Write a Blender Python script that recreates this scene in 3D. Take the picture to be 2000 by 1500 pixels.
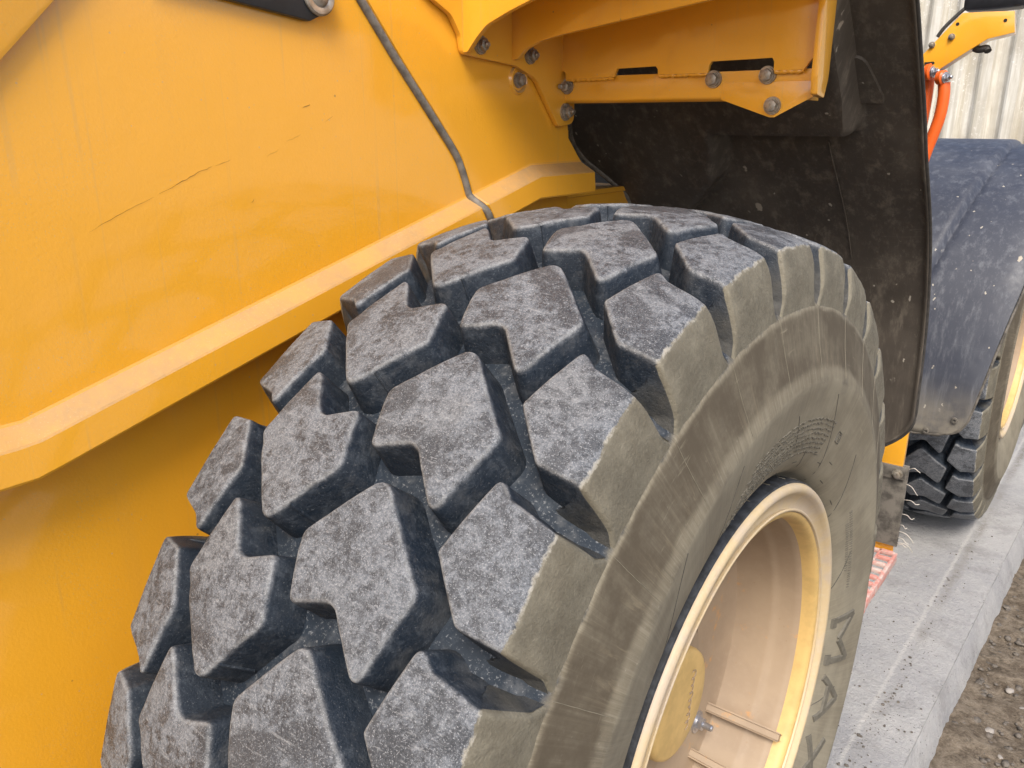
import bpy, bmesh, math, random
import numpy as np
from mathutils import Vector, Matrix
R_=math.radians
for o in list(bpy.data.objects): bpy.data.objects.remove(o)
SC=bpy.context.scene; COL=SC.collection

# ------------------------------------------------------------------ camera
cd=bpy.data.cameras.new('camera'); cam=bpy.data.objects.new('camera',cd); COL.objects.link(cam)
cd.sensor_fit='HORIZONTAL'; cd.sensor_width=36.0; cd.lens=1609.16/2000*36.0
cd.clip_start=0.02; cd.clip_end=2000
YAW,PITCH=R_(37.885),R_(17.8185)
cam.location=(0.62502,-1.06254,0.92048)
cam.rotation_euler=(math.pi/2-PITCH,0,YAW)
SC.camera=cam
# ------------------------------------------------------------------ sky, sun, exposure
SUN_EL,SUN_AZ=R_(50),R_(150)          # azimuth clockwise from +Y (the loader's forward direction)
W=bpy.data.worlds.new('World'); SC.world=W; W.use_nodes=True
nt=W.node_tree; bg=nt.nodes['Background']
sky=nt.nodes.new('ShaderNodeTexSky'); sky.sky_type='NISHITA'; sky.sun_disc=False
sky.sun_elevation=SUN_EL; sky.sun_rotation=SUN_AZ; sky.air_density=1.0; sky.dust_density=4.0; sky.ozone_density=1.0
nt.links.new(sky.outputs[0],bg.inputs[0]); bg.inputs[1].default_value=0.105
ld=bpy.data.lights.new('sun','SUN'); ld.energy=1.5; ld.angle=R_(24); ld.color=(1.0,0.95,0.85)
sun=bpy.data.objects.new('sun',ld); COL.objects.link(sun)
sd=Vector((math.sin(SUN_AZ)*math.cos(SUN_EL),math.cos(SUN_AZ)*math.cos(SUN_EL),math.sin(SUN_EL)))
sun.rotation_euler=(-sd).to_track_quat('-Z','Y').to_euler(); sun.location=sd*20
vs=SC.view_settings; vs.view_transform='Standard'; vs.look='None'; vs.gamma=1.0; vs.exposure=1.1; vs.use_curve_mapping=False
SC.render.engine='CYCLES'

GZ=-0.79            # top of the concrete pad (wheel centre is z = 0)
rng=random.Random(7); nrng=np.random.default_rng(11)

# ------------------------------------------------------------------ node helpers
class N:
    def __init__(s,name):
        s.m=bpy.data.materials.new(name); s.m.use_nodes=True; s.t=s.m.node_tree; s.b=s.t.nodes['Principled BSDF']
    def n(s,typ,**k):
        x=s.t.nodes.new(typ)
        for a,v in k.items(): setattr(x,a,v)
        return x
    def l(s,a,b): s.t.links.new(a,b)
    def val(s,sock,v):
        if hasattr(v,'is_output') or isinstance(v,bpy.types.NodeSocket): s.l(v,sock)
        else: sock.default_value=v
    def noise(s,vec,scale,detail=4,rough=.55,dist=0):
        x=s.n('ShaderNodeTexNoise'); x.inputs['Scale'].default_value=scale; x.inputs['Detail'].default_value=detail
        x.inputs['Roughness'].default_value=rough; x.inputs['Distortion'].default_value=dist
        if vec is not None: s.l(vec,x.inputs['Vector'])
        return x.outputs['Fac']
    def voro(s,vec,scale,feature='F1',out='Distance',rand=1.0):
        x=s.n('ShaderNodeTexVoronoi',feature=feature); x.inputs['Scale'].default_value=scale; x.inputs['Randomness'].default_value=rand
        s.l(vec,x.inputs['Vector']); return x.outputs[out]
    def ramp(s,fac,a,b,lo=0.0,hi=1.0):
        x=s.n('ShaderNodeMapRange',interpolation_type='SMOOTHSTEP'); s.l(fac,x.inputs[0])
        x.inputs[1].default_value=a; x.inputs[2].default_value=b; x.inputs[3].default_value=lo; x.inputs[4].default_value=hi
        return x.outputs[0]
    def math(s,op,a,b=0.0,c=None):
        x=s.n('ShaderNodeMath',operation=op); s.val(x.inputs[0],a); s.val(x.inputs[1],b)
        if c is not None: s.val(x.inputs[2],c)
        return x.outputs[0]
    def mix(s,f,a,b):
        x=s.n('ShaderNodeMix',data_type='RGBA'); s.val(x.inputs[0],f)
        for sock,v in ((x.inputs[6],a),(x.inputs[7],b)):
            if isinstance(v,tuple): sock.default_value=(*v,1)
            else: s.l(v,sock)
        return x.outputs[2]
    def coord(s,kind='Object'):
        return s.n('ShaderNodeTexCoord').outputs[kind]
    def mapping(s,vec,scale=(1,1,1),loc=(0,0,0)):
        x=s.n('ShaderNodeMapping'); x.inputs['Scale'].default_value=scale; x.inputs['Location'].default_value=loc; s.l(vec,x.inputs['Vector']); return x.outputs[0]
    def bump(s,h,strength=.3,dist=.002,normal=None):
        x=s.n('ShaderNodeBump'); x.inputs['Strength'].default_value=strength; x.inputs['Distance'].default_value=dist; s.l(h,x.inputs['Height'])
        if normal is not None: s.l(normal,x.inputs['Normal'])
        return x.outputs[0]
    def out(s,color=None,rough=None,metal=None,normal=None,coat=None,coat_r=None,spec=None):
        b=s.b
        for k,v in (('Base Color',color),('Roughness',rough),('Metallic',metal),('Coat Weight',coat),('Coat Roughness',coat_r),('Specular IOR Level',spec)):
            if v is None: continue
            if isinstance(v,tuple): b.inputs[k].default_value=(*v,1)
            else: s.val(b.inputs[k],v)
        if normal is not None: s.l(normal,b.inputs['Normal'])
        return s.m
def world_pos(n): return n.n('ShaderNodeNewGeometry').outputs['Position']
def sep(n,v):
    x=n.n('ShaderNodeSeparateXYZ'); n.l(v,x.inputs[0]); return x.outputs
def comb(n,x,y,z):
    c=n.n('ShaderNodeCombineXYZ'); n.val(c.inputs[0],x); n.val(c.inputs[1],y); n.val(c.inputs[2],z); return c.outputs[0]

SC_=.2475   # arc length at which the tread turns down on to the sidewall
# ------------------------------------------------------------------ materials
def m_paint(name,base=(.86,.405,.024),dust=1.0):
    n=N(name); p=world_pos(n)
    big=n.noise(p,3,3); st=n.noise(n.mapping(p,(30,30,1.2)),1.0,4,.6)
    c=n.mix(n.ramp(st,.52,.75,0,.10),base,(.60,.33,.08))
    c=n.mix(n.ramp(big,.35,.75,0,.12),c,(.70,.36,.04))
    # dust lying on ledges that face up, patchy
    nz=sep(n,n.n('ShaderNodeNewGeometry').outputs['Normal'])[2]
    patch=n.noise(p,9,5,.65); fine=n.noise(p,120,3)
    d=n.math('MULTIPLY',n.ramp(nz,.12,.6),n.ramp(patch,.30,.72,.66,.92))
    spots=n.ramp(n.noise(p,46,5,.75),.62,.74,0,.75)
    spots=n.math('MULTIPLY',spots,n.ramp(n.noise(p,6,3),.46,.62))
    d2=n.math('MULTIPLY',n.math('MULTIPLY',d,dust),n.ramp(fine,.2,.7,.88,1))
    c=n.mix(d2,c,(.330,.215,.110))
    c=n.mix(n.math('MULTIPLY',n.math('MULTIPLY',spots,n.ramp(nz,.12,.5)),.6),c,(.33,.33,.345))
    # tiny specks of grit everywhere
    v=n.voro(p,55); sp=n.math('MULTIPLY',n.ramp(v,.05,.09,1,0),n.ramp(n.noise(p,14,2),.5,.62))
    c=n.mix(n.math('MULTIPLY',sp,.45),c,(.42,.36,.26))
    v2=n.voro(n.mapping(p,(1,1,1),(3.1,1.7,.4)),13); c=n.mix(n.ramp(v2,.018,.03,.55,0),c,(.20,.12,.05))
    gr=n.math('MULTIPLY',n.ramp(n.noise(p,420,2,.7),.60,.68),n.ramp(n.noise(p,5,4,.6),.42,.62,.1,.75))
    c=n.mix(n.math('MULTIPLY',gr,.5),c,(.50,.38,.20))
    drip=n.math('MULTIPLY',n.ramp(n.noise(n.mapping(p,(75,75,1.5)),1.0,3,.5),.60,.70),n.ramp(n.noise(p,4,3),.46,.6))
    c=n.mix(n.math('MULTIPLY',drip,.22),c,(.50,.33,.13))
    peel=n.noise(p,240,2,.5); wav=n.noise(p,22,2)
    nb=n.bump(peel,.30,.0009); nb=n.bump(wav,.10,.004,nb)
    rough=n.math('ADD',n.ramp(patch,.3,.7,.30,.42),n.ramp(nz,.1,.5,0,.32))
    n.b.inputs['Coat IOR'].default_value=1.7
    return n.out(c,rough,normal=nb,coat=n.math('MULTIPLY',n.math('SUBTRACT',1.0,n.math('MULTIPLY',d,.8)),n.ramp(nz,.1,.5,1,.25)),coat_r=.10)
PAINT=m_paint('yellow_paint')
RIMP=None
def m_rim():
    n=N('dusty_rim_paint'); p=world_pos(n)
    a=n.noise(p,7,4); f=n.noise(p,90,4,.7)
    c=n.mix(n.ramp(a,.38,.62),(.300,.222,.152),(.350,.262,.178))
    c=n.mix(n.ramp(n.noise(p,13,5,.7),.60,.70,0,.6),c,(.62,.28,.05))
    c=n.mix(n.ramp(f,.45,.8,0,.35),c,(.38,.295,.215))
    v=n.voro(p,40); c=n.mix(n.ramp(v,.05,.08,.5,0),c,(.28,.19,.11))
    return n.out(c,.62,normal=n.bump(f,.15,.0008))
def m_rim_edge():
    n=N('rim_edge_paint'); p=world_pos(n)
    a=n.noise(p,18,4); f=n.noise(p,120,3)
    c=n.mix(n.ramp(a,.4,.65),(.55,.43,.26),(.50,.41,.31))
    c=n.mix(n.ramp(f,.4,.8,0,.3),c,(.60,.52,.40))
    return n.out(c,.5,normal=n.bump(f,.1,.0006))
def m_tread(flank=False):
    n=N('worn_lug_rubber' if flank else 'worn_tread_rubber'); o=n.coord('Object')
    oi=n.n('ShaderNodeObjectInfo'); off=n.math('MULTIPLY',oi.outputs['Random'],37.0)
    v=n.n('ShaderNodeVectorMath',operation='ADD'); n.l(o,v.inputs[0]); n.l(comb(n,off,off,0.0),v.inputs[1]); p=v.outputs[0]
    at=n.n('ShaderNodeAttribute',attribute_name='wear'); w=at.outputs['Fac']
    big=n.noise(p,16,4,.6,.5); mid=n.noise(p,85,6,.78,.2); fine=n.noise(p,330,4,.8); spk=n.noise(p,620,2,.8)
    dust=n.ramp(n.math('ADD',n.math('MULTIPLY',mid,.66),n.math('MULTIPLY',big,.34)),.40,.56)
    scuff=n.ramp(n.noise(p,9,5,.65,.6),.53,.60)                        # a few blocks have a dark rubbed patch
    dust=n.math('MULTIPLY',dust,n.math('SUBTRACT',1.0,n.math('MULTIPLY',scuff,.85)))
    dark=n.mix(n.ramp(fine,.35,.7),(.022,.026,.034),(.062,.068,.079))
    light=n.mix(n.ramp(fine,.3,.72),(.088,.099,.119),(.235,.250,.274))
    warm=n.mix(n.ramp(n.noise(p,8,3),.48,.68,0,.22),light,(.215,.208,.197))
    top=n.mix(n.math('MULTIPLY',dust,.92),dark,warm)
    top=n.mix(n.ramp(spk,.57,.66,0,.62),top,(.36,.375,.40))
    scr=n.ramp(n.noise(n.mapping(p,(26,210,210)),1.0,3,.6),.60,.70); top=n.mix(n.math('MULTIPLY',scr,.35),top,(.30,.31,.325))
    top=n.mix(n.ramp(spk,.40,.31,0,.5),top,(.030,.033,.040))
    side=n.mix(n.ramp(n.noise(p,60,4,.7),.48,.76,0,.8),(.010,.018,.031),(.062,.076,.096))
    side=n.mix(n.ramp(n.noise(p,420,2,.8),.62,.72,0,.5),side,(.21,.22,.235))
    edge=n.math('MULTIPLY',n.ramp(w,.55,.74),n.ramp(w,.99,.80))
    edge=n.math('MULTIPLY',edge,n.ramp(n.noise(p,45,4,.7),.34,.58))
    wn=n.math('ADD',w,n.math('MULTIPLY',n.math('SUBTRACT',mid,.5),.3))
    side=n.mix(n.ramp(n.noise(p,24,5,.7),.52,.68,0,.45),side,(.085,.090,.098))
    c=n.mix(n.ramp(wn,.45,.75),side,top)
    c=n.mix(n.math('MULTIPLY',edge,.30),c,(.34,.34,.335))
    bm_=n.bump(fine,.6,.0016); bm_=n.bump(mid,.5,.004,bm_)
    if flank:
        s_=n.n('ShaderNodeAttribute',attribute_name='arc').outputs['Fac']
        sn=n.math('ADD',s_,n.math('MULTIPLY',n.math('SUBTRACT',n.noise(p,45,5,.75),.5),.018))
        f=n.ramp(sn,SC_-.0005,SC_+.0015)
        ob=n.coord('Object'); md=n.noise(ob,20,5,.65); fi=n.noise(ob,230,4,.75)
        lug=n.mix(n.ramp(md,.35,.65),(.128,.115,.085),(.185,.168,.126))
        lug=n.mix(n.ramp(fi,.45,.75,0,.40),lug,(.25,.23,.178))
        lug=n.mix(n.ramp(n.noise(p,11,5,.7),.50,.66,0,.5),lug,(.135,.118,.085))
        lug=n.mix(n.ramp(n.noise(ob,55,5,.75),.56,.70,0,.5),lug,(.115,.10,.075))
        wall=n.mix(n.ramp(md,.35,.65),(.022,.025,.029),(.060,.058,.052))
        lugw=n.mix(n.ramp(w,.42,.62),n.mix(n.ramp(s_,SC_-.03,SC_+.05),side,wall),lug)
        fl=n.math('MAXIMUM',n.math('MULTIPLY',f,n.ramp(w,.42,.58)),n.math('MULTIPLY',n.ramp(s_,SC_-.03,SC_+.05),n.ramp(w,.62,.4)))
        c=n.mix(fl,c,lugw)
        # torn pale lip where tread meets flank
        lip=n.math('MULTIPLY',n.ramp(n.math('ABSOLUTE',n.math('SUBTRACT',sn,SC_+.001)),.0034,.0012),n.ramp(w,.5,.7))
        lip=n.math('MULTIPLY',lip,n.ramp(n.noise(p,48,5,.75),.42,.62))
        c=n.mix(n.math('MULTIPLY',lip,.6),c,(.44,.42,.37))
    return n.out(c,n.ramp(dust,0,1,.5,.78),normal=bm_,spec=.5)
def polar(n):
    o=sep(n,n.coord('Object')); ang=n.math('ARCTAN2',o[1],o[2])
    r=n.math('SQRT',n.math('ADD',n.math('MULTIPLY',o[1],o[1]),n.math('MULTIPLY',o[2],o[2])))
    return o,ang,r
def sidewall_color(n,o,ang,r):
    pv=comb(n,n.math('MULTIPLY',ang,1.0),r,o[0])
    stri=n.noise(n.mapping(pv,(150,5,5)),1.0,5,.75)             # fine radial brushing
    bl=n.noise(n.mapping(pv,(5,14,5)),1.0,4,.6)
    ob=n.coord('Object'); fine=n.noise(ob,210,4,.7); med=n.noise(ob,22,5,.65)
    c=n.mix(n.ramp(bl,.35,.65),(.142,.122,.088),(.195,.172,.126))
    c=n.mix(n.ramp(stri,.44,.70,0,.55),c,(.290,.262,.200))
    c=n.mix(n.ramp(stri,.46,.30,0,.5),c,(.085,.075,.058))
    c=n.mix(n.ramp(n.noise(ob,6,5,.65),.48,.68,0,.5),c,(.125,.112,.088))
    c=n.mix(n.ramp(n.voro(ob,60),.05,.09,.5,0),c,(.34,.31,.25))
    c=n.mix(n.ramp(med,.52,.70,0,.5),c,(.105,.095,.078))
    c=n.mix(n.ramp(fine,.58,.80,0,.5),c,(.33,.31,.26))
    return c,stri,fine,med,bl
def m_sidewall():
    n=N('dusty_sidewall_rubber'); o,ang,r=polar(n)
    c,stri,fine,med,bl=sidewall_color(n,o,ang,r)
    base=n.mix(n.ramp(n.noise(n.coord('Object'),60,4,.7),.5,.75,0,.6),(.011,.019,.031),(.060,.073,.092))
    base=n.mix(n.ramp(n.noise(n.coord('Object'),260,3,.8),.56,.68,0,.75),base,(.19,.20,.215))
    base=n.mix(n.ramp(n.noise(n.coord('Object'),20,5,.7),.50,.66,0,.5),base,(.095,.10,.108))
    rn=n.math('ADD',r,n.math('MULTIPLY',n.math('SUBTRACT',med,.5),.020))
    # rubber worn browner between the lugs and the bulge, pale mud splashes below it
    brown=n.math('MULTIPLY',n.ramp(rn,.585,.60),n.ramp(rn,.676,.668))
    c=n.mix(n.math('MULTIPLY',brown,n.ramp(n.noise(n.coord('Object'),12,5,.7),.34,.62,.50,.95)),c,(.078,.063,.044))
    inner=n.ramp(rn,.577,.569); c=n.mix(n.math('MULTIPLY',inner,.5),c,n.mix(n.ramp(bl,.35,.65),(.225,.200,.150),(.300,.272,.208)))
    mud=n.math('MULTIPLY',n.ramp(n.noise(n.mapping(comb(n,ang,r,0.0),(38,9,1)),1.0,5,.7,.8),.52,.68),n.math('MULTIPLY',n.ramp(rn,.57,.60),n.ramp(rn,.655,.60)))
    c=n.mix(n.math('MULTIPLY',mud,.35),c,(.27,.225,.155))
    sc2=n.math('MULTIPLY',n.ramp(n.noise(n.mapping(comb(n,ang,r,0.0),(9,120,1)),1.0,4,.7),.60,.70),n.ramp(n.noise(n.coord('Object'),8,3),.5,.62))
    c=n.mix(n.math('MULTIPLY',sc2,.45),c,(.30,.27,.20))
    c=n.mix(n.ramp(rn,.675,.684),c,base)
    b=n.bump(stri,.15,.0010); b=n.bump(fine,.3,.0007,b)
    return n.out(c,.72,normal=b,spec=.35)
def m_plain(name,col,rough=.6,metal=0.0,var=.25,scale=40,bump=.2,col2=None,spec=None):
    n=N(name); p=n.coord('Object'); f=n.noise(p,scale,5,.65)
    c2=col2 or tuple(x*(1-var) for x in col)
    c=n.mix(n.ramp(f,.38,.66),col,c2)
    return n.out(c,rough,metal,normal=n.bump(f,bump,.001),spec=spec)
def m_plastic(name,base,dusty,chips=True,dustamt=.5,blue=None,zlo=None):
    n=N(name); p=world_pos(n)
    st=n.noise(n.mapping(p,(34,34,2.2)),1.0,5,.7); med=n.noise(p,16,5,.7); f=n.noise(p,300,3,.7)
    c=n.mix(n.ramp(st,.48,.75,0,dustamt),base,dusty)
    c=n.mix(n.ramp(n.noise(n.mapping(p,(90,90,5)),1.0,5,.75),.52,.75,0,dustamt*.7),c,dusty)
    c=n.mix(n.ramp(n.noise(p,3.5,4,.6),.42,.70,0,dustamt*.45),c,dusty)
    c=n.mix(n.ramp(n.noise(p,500,2,.8),.66,.74,0,.2),c,dusty)
    if zlo:
        z=sep(n,p)[2]; c=n.mix(n.math('MULTIPLY',n.ramp(z,zlo[1],zlo[0]),n.ramp(med,.3,.6,.5,1)),c,(.22,.20,.165))
    if chips:
        w=n.n('ShaderNodeVectorMath',operation='ADD'); n.l(n.mapping(p,(1,1,.6)),w.inputs[0])
        nz=n.n('ShaderNodeTexNoise'); nz.inputs['Scale'].default_value=60; nz.inputs['Detail'].default_value=4; n.l(p,nz.inputs['Vector'])
        s=n.n('ShaderNodeVectorMath',operation='SCALE'); n.l(nz.outputs['Color'],s.inputs[0]); s.inputs['Scale'].default_value=.02; n.l(s.outputs[0],w.inputs[1])
        v=n.voro(w.outputs[0],9); c=n.mix(n.math('MULTIPLY',n.ramp(v,.07,.09,1,0),n.ramp(n.noise(p,4,2),.50,.54)),c,(.36,.32,.26))
        v=n.voro(w.outputs[0],34); c=n.mix(n.math('MULTIPLY',n.ramp(v,.10,.13,1,0),n.ramp(n.noise(p,11,3),.53,.58)),c,(.38,.35,.30))
        # thin scratches
        for k,(sx,lo) in enumerate((((1,3,60),.0),((70,9,3),.0))):
            q=n.noise(n.mapping(p,sx,(k*5.3,1.1,2.2)),1.0,1,.3)
            lines=n.math('ABSOLUTE',n.math('SUBTRACT',q,.5)); c=n.mix(n.math('MULTIPLY',n.ramp(lines,.0,.0025,.45,0),n.ramp(n.noise(p,7,2),.5,.62)),c,dusty)
    return n.out(c,n.ramp(med,.3,.7,.42,.62),normal=n.bump(f,.25,.0006,n.bump(n.noise(p,6,2),.2,.01)),spec=.45)
def m_concrete():
    n=N('concrete'); p=world_pos(n)
    a=n.noise(p,2.2,5,.6); f=n.noise(p,60,6,.75); pit=n.voro(p,70); pit2=n.voro(p,28)
    c=n.mix(n.ramp(a,.35,.65),(.33,.33,.34),(.42,.415,.41))
    c=n.mix(n.ramp(f,.45,.75,0,.5),c,(.52,.51,.50))
    c=n.mix(n.math('MULTIPLY',n.ramp(pit,.10,.17,1,0),n.ramp(n.noise(p,7,4),.45,.58)),c,(.13,.12,.11))
    c=n.mix(n.ramp(n.noise(p,5,6,.75),.50,.68,0,.55),c,(.24,.235,.23))
    x=sep(n,p)
    # grey line of grit where the pad was cast in two strips
    ln=n.math('SUBTRACT',x[0],n.math('ADD',.1915,n.math('MULTIPLY',x[1],.0152)))
    ln=n.math('ADD',ln,n.math('MULTIPLY',n.math('SUBTRACT',n.noise(p,14,6,.75),.5),.03))
    g=n.math('MULTIPLY',n.ramp(n.math('ABSOLUTE',n.math('SUBTRACT',ln,.022)),.03,.0),n.ramp(f,.32,.60))
    c=n.mix(n.math('MULTIPLY',g,n.ramp(n.noise(p,1.6,3),.38,.6,.15,.85)),c,(.20,.185,.16))
    c=n.mix(n.ramp(n.math('ABSOLUTE',n.math('SUBTRACT',ln,-.006)),.010,.001,0,.35),c,(.60,.58,.55))
    # chipped pale edge
    b=n.bump(f,.9,.006); b=n.bump(n.ramp(pit,.08,.16),.5,.004,b); b=n.bump(n.noise(p,30,6,.75),.6,.006,b); b=n.bump(a,.1,.01,b)
    return n.out(c,.88,normal=b,spec=.25)
def m_soil():
    n=N('dry_soil'); p=world_pos(n)
    a=n.noise(p,1.1,5,.6); m=n.noise(p,24,6,.7); f=n.noise(p,150,5,.75)
    c=n.mix(n.ramp(m,.36,.66),(.105,.082,.060),(.235,.195,.150))
    c=n.mix(n.ramp(a,.4,.62,0,.5),c,(.27,.235,.19))
    c=n.mix(n.ramp(f,.5,.78,0,.6),c,(.34,.30,.25))
    c=n.mix(n.ramp(n.noise(p,13,5,.7),.56,.68,0,.6),c,(.055,.046,.036))
    b=n.bump(f,.8,.006); b=n.bump(m,.8,.02,b)
    return n.out(c,.95,normal=b,spec=.15)
def m_wall():
    n=N('weathered_sheet_metal'); p=world_pos(n)
    st=n.noise(n.mapping(p,(16,16,.8)),1.0,5,.7); a=n.noise(p,1.4,5,.65); f=n.noise(p,26,5,.75)
    c=n.mix(n.ramp(st,.40,.66),(.47,.44,.37),(.66,.64,.58))
    c=n.mix(n.ramp(a,.42,.66,0,.6),c,(.36,.32,.25))
    c=n.mix(n.math('MULTIPLY',n.ramp(f,.56,.64),n.ramp(n.noise(p,2.1,3),.45,.6)),c,(.72,.70,.67))
    return n.out(c,.6,normal=n.bump(st,.1,.01))
M=dict(paint=PAINT,ring=m_plain('inner_lip_paint',(.62,.42,.16),.5,var=.15,scale=30,bump=.1),rim=m_rim(),rim_edge=m_rim_edge(),tread=m_tread(),side=m_sidewall(),lug=m_tread(True),wallrub=m_plain('seam_rubber',(.20,.18,.135),.7,var=.3,scale=80),
 black_band=m_plain('bead_black',(.016,.018,.022),.6,var=-1.6,scale=55),
 steel=m_plain('dirty_steel',(.42,.39,.34),.45,.6,.5,60,.3,(.24,.20,.15)),
 zinc=m_plain('zinc_steel',(.55,.56,.60),.3,.85,.2,50,.1),
 rubber=m_plain('rubber_trim',(.21,.19,.165),.75,var=.45,scale=60),
 blacktrim=m_plain('black_trim',(.03,.028,.026),.6,var=-.8,scale=60),
 fender=m_plastic('black_fender_plastic',(.066,.056,.047),(.27,.235,.19),True,.45),
 ffender=m_plastic('blue_black_fender_plastic',(.040,.046,.066),(.17,.18,.205),True,.55,zlo=(-.16,.08)),
 dark=m_plain('dark_machinery',(.012,.012,.012),.7),
 concrete=m_concrete(),soil=m_soil(),wall=m_wall(),
 red=m_plain('worn_red_step_paint',(.62,.26,.22),.6,var=0,scale=45,col2=(.62,.52,.47)),
 flap=m_plain('dusty_strap_rubber',(.16,.145,.125),.85,var=.6,scale=28),
 orange=m_plain('orange_tube_paint',(.80,.13,.02),.35,var=.08,scale=20,bump=.03),
 thread=m_plain('frayed_thread',(.66,.61,.54),.9),
 glassblack=m_plain('black_lamp_plastic',(.014,.015,.018),.35,var=-.5,scale=30,bump=.05),
 scratch=m_plain('scratch_dark',(.26,.13,.02),.7),
 stone=m_plain('pale_stone',(.36,.33,.30),.85,var=.35,scale=30,bump=.5),
 clod=m_plain('dark_grit',(.16,.14,.12),.95,var=.5,scale=60,bump=.5),
 mark=m_plain('moulded_rubber_mark',(.050,.047,.040),.7,var=-.9,scale=90),
 mark2=m_plain('moulded_rubber_letters',(.098,.090,.072),.7,var=-.35,scale=90))

# ------------------------------------------------------------------ geometry helpers
def link(name,me,mat,parent=None,smooth=False,auto=None):
    o=bpy.data.objects.new(name,me); COL.objects.link(o)
    if mat is not None:
        for q in (mat if isinstance(mat,(list,tuple)) else [mat]): me.materials.append(q)
    if smooth: me.shade_smooth()
    if auto is not None: me.shade_smooth(); me.set_sharp_from_angle(angle=R_(auto))
    if parent is not None:
        o.parent=parent; o.matrix_parent_inverse=Matrix.Translation(-world_loc(parent))
    return o
def world_loc(o):
    v=Vector(o.location)
    if o.parent: v=Vector((o.matrix_parent_inverse@Matrix.Translation(v)).translation)+world_loc(o.parent)
    return v
def mesh(name,verts,faces):
    me=bpy.data.meshes.new(name); me.from_pydata([tuple(v) for v in verts],[],faces); me.validate(); me.update(); return me
def fromb(name,bm,recalc=True):
    if recalc: bmesh.ops.recalc_face_normals(bm,faces=bm.faces)
    me=bpy.data.meshes.new(name); bm.to_mesh(me); bm.free(); return me
def bev(bm,w,seg=2,ang=30):
    es=[e for e in bm.edges if len(e.link_faces)==2 and e.calc_face_angle(0)>R_(ang)]
    if es: bmesh.ops.bevel(bm,geom=es,offset=w,segments=seg,profile=.6,affect='EDGES',clamp_overlap=True)
def box(name,lo,hi,mat,parent=None,bevel=.002,rot=None,piv=None):
    bm=bmesh.new(); bmesh.ops.create_cube(bm,size=1)
    for v in bm.verts: v.co=Vector([lo[i]+(v.co[i]+.5)*(hi[i]-lo[i]) for i in range(3)])
    if bevel: bev(bm,bevel)
    if rot is not None:
        pv=Vector(piv) if piv is not None else Vector([(a+b)/2 for a,b in zip(lo,hi)])
        for v in bm.verts: v.co=rot@(v.co-pv)+pv
    return link(name,fromb(name,bm),mat,parent,auto=35)
def plate(name,pts,axis,a,b,mat,parent=None,bevel=.0015):
    """polygon pts in the plane across `axis`, extruded from a to b along it"""
    def mk(p,t):
        return (t,p[0],p[1]) if axis==0 else ((p[0],t,p[1]) if axis==1 else (p[0],p[1],t))
    bm=bmesh.new(); vs_=[bm.verts.new(mk(p,a)) for p in pts]; f=bm.faces.new(vs_)
    g=bmesh.ops.extrude_face_region(bm,geom=[f]); d=Vector(mk((0,0),b))-Vector(mk((0,0),a))
    for v in g['geom']:
        if isinstance(v,bmesh.types.BMVert): v.co+=d
    bmesh.ops.recalc_face_normals(bm,faces=bm.faces)
    if bevel: bev(bm,bevel)
    bmesh.ops.triangulate(bm,faces=[f for f in bm.faces if len(f.verts)>4])
    return link(name,fromb(name,bm),mat,parent,auto=35)
def fillet(pts,rad,seg=5):
    """round the corners of a closed 2-D polygon; rad may be a list"""
    out=[]; n=len(pts)
    for i in range(n):
        p0,p1,p2=(np.array(pts[(i+k)%n],float) for k in (-1,0,1))
        r=rad[i] if isinstance(rad,(list,tuple)) else rad
        a=p0-p1; b=p2-p1; la,lb=np.linalg.norm(a),np.linalg.norm(b); a/=la; b/=lb
        ang=math.acos(max(-1,min(1,a@b)))
        if r<=0 or ang>3.05: out.append(tuple(p1)); continue
        t=min(r/math.tan(ang/2),la*.48,lb*.48)
        s,e=p1+a*t,p1+b*t
        for k in range(seg+1):
            u=k/seg; q=(1-u)**2*s+2*u*(1-u)*p1+u*u*e; out.append(tuple(q))
    return out
def tube(name,pts,rad,mat,parent=None,seg=10,cyclic=False):
    """round bar through 3-D points (smoothed)"""
    P=[Vector(p) for p in pts]; Q=[]
    if len(P)>2:
        for i in range(len(P)-1):
            p0=P[max(i-1,0)]; p1=P[i]; p2=P[i+1]; p3=P[min(i+2,len(P)-1)]
            for k in range(6):
                t=k/6; Q.append(.5*((2*p1)+(-p0+p2)*t+(2*p0-5*p1+4*p2-p3)*t*t+(-p0+3*p1-3*p2+p3)*t**3))
        Q.append(P[-1])
    else: Q=P
    rr=rad if isinstance(rad,(list,tuple)) else None
    verts=[];faces=[]; up=Vector((0,0,1)); prev=None
    for i,q in enumerate(Q):
        d=(Q[min(i+1,len(Q)-1)]-Q[max(i-1,0)]).normalized()
        if prev is None: u=d.orthogonal().normalized()
        else: u=(prev-d*prev.dot(d)).normalized()
        prev=u; v=d.cross(u); r=rr[min(int(i/len(Q)*len(rr)),len(rr)-1)] if rr else rad
        for k in range(seg):
            a=2*math.pi*k/seg; verts.append(q+(u*math.cos(a)+v*math.sin(a))*r)
    for i in range(len(Q)-1):
        for k in range(seg): faces.append((i*seg+k,i*seg+(k+1)%seg,(i+1)*seg+(k+1)%seg,(i+1)*seg+k))
    faces.append(tuple(range(seg))[::-1]); faces.append(tuple((len(Q)-1)*seg+k for k in range(seg)))
    return link(name,mesh(name,verts,faces),mat,parent,auto=50)
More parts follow.
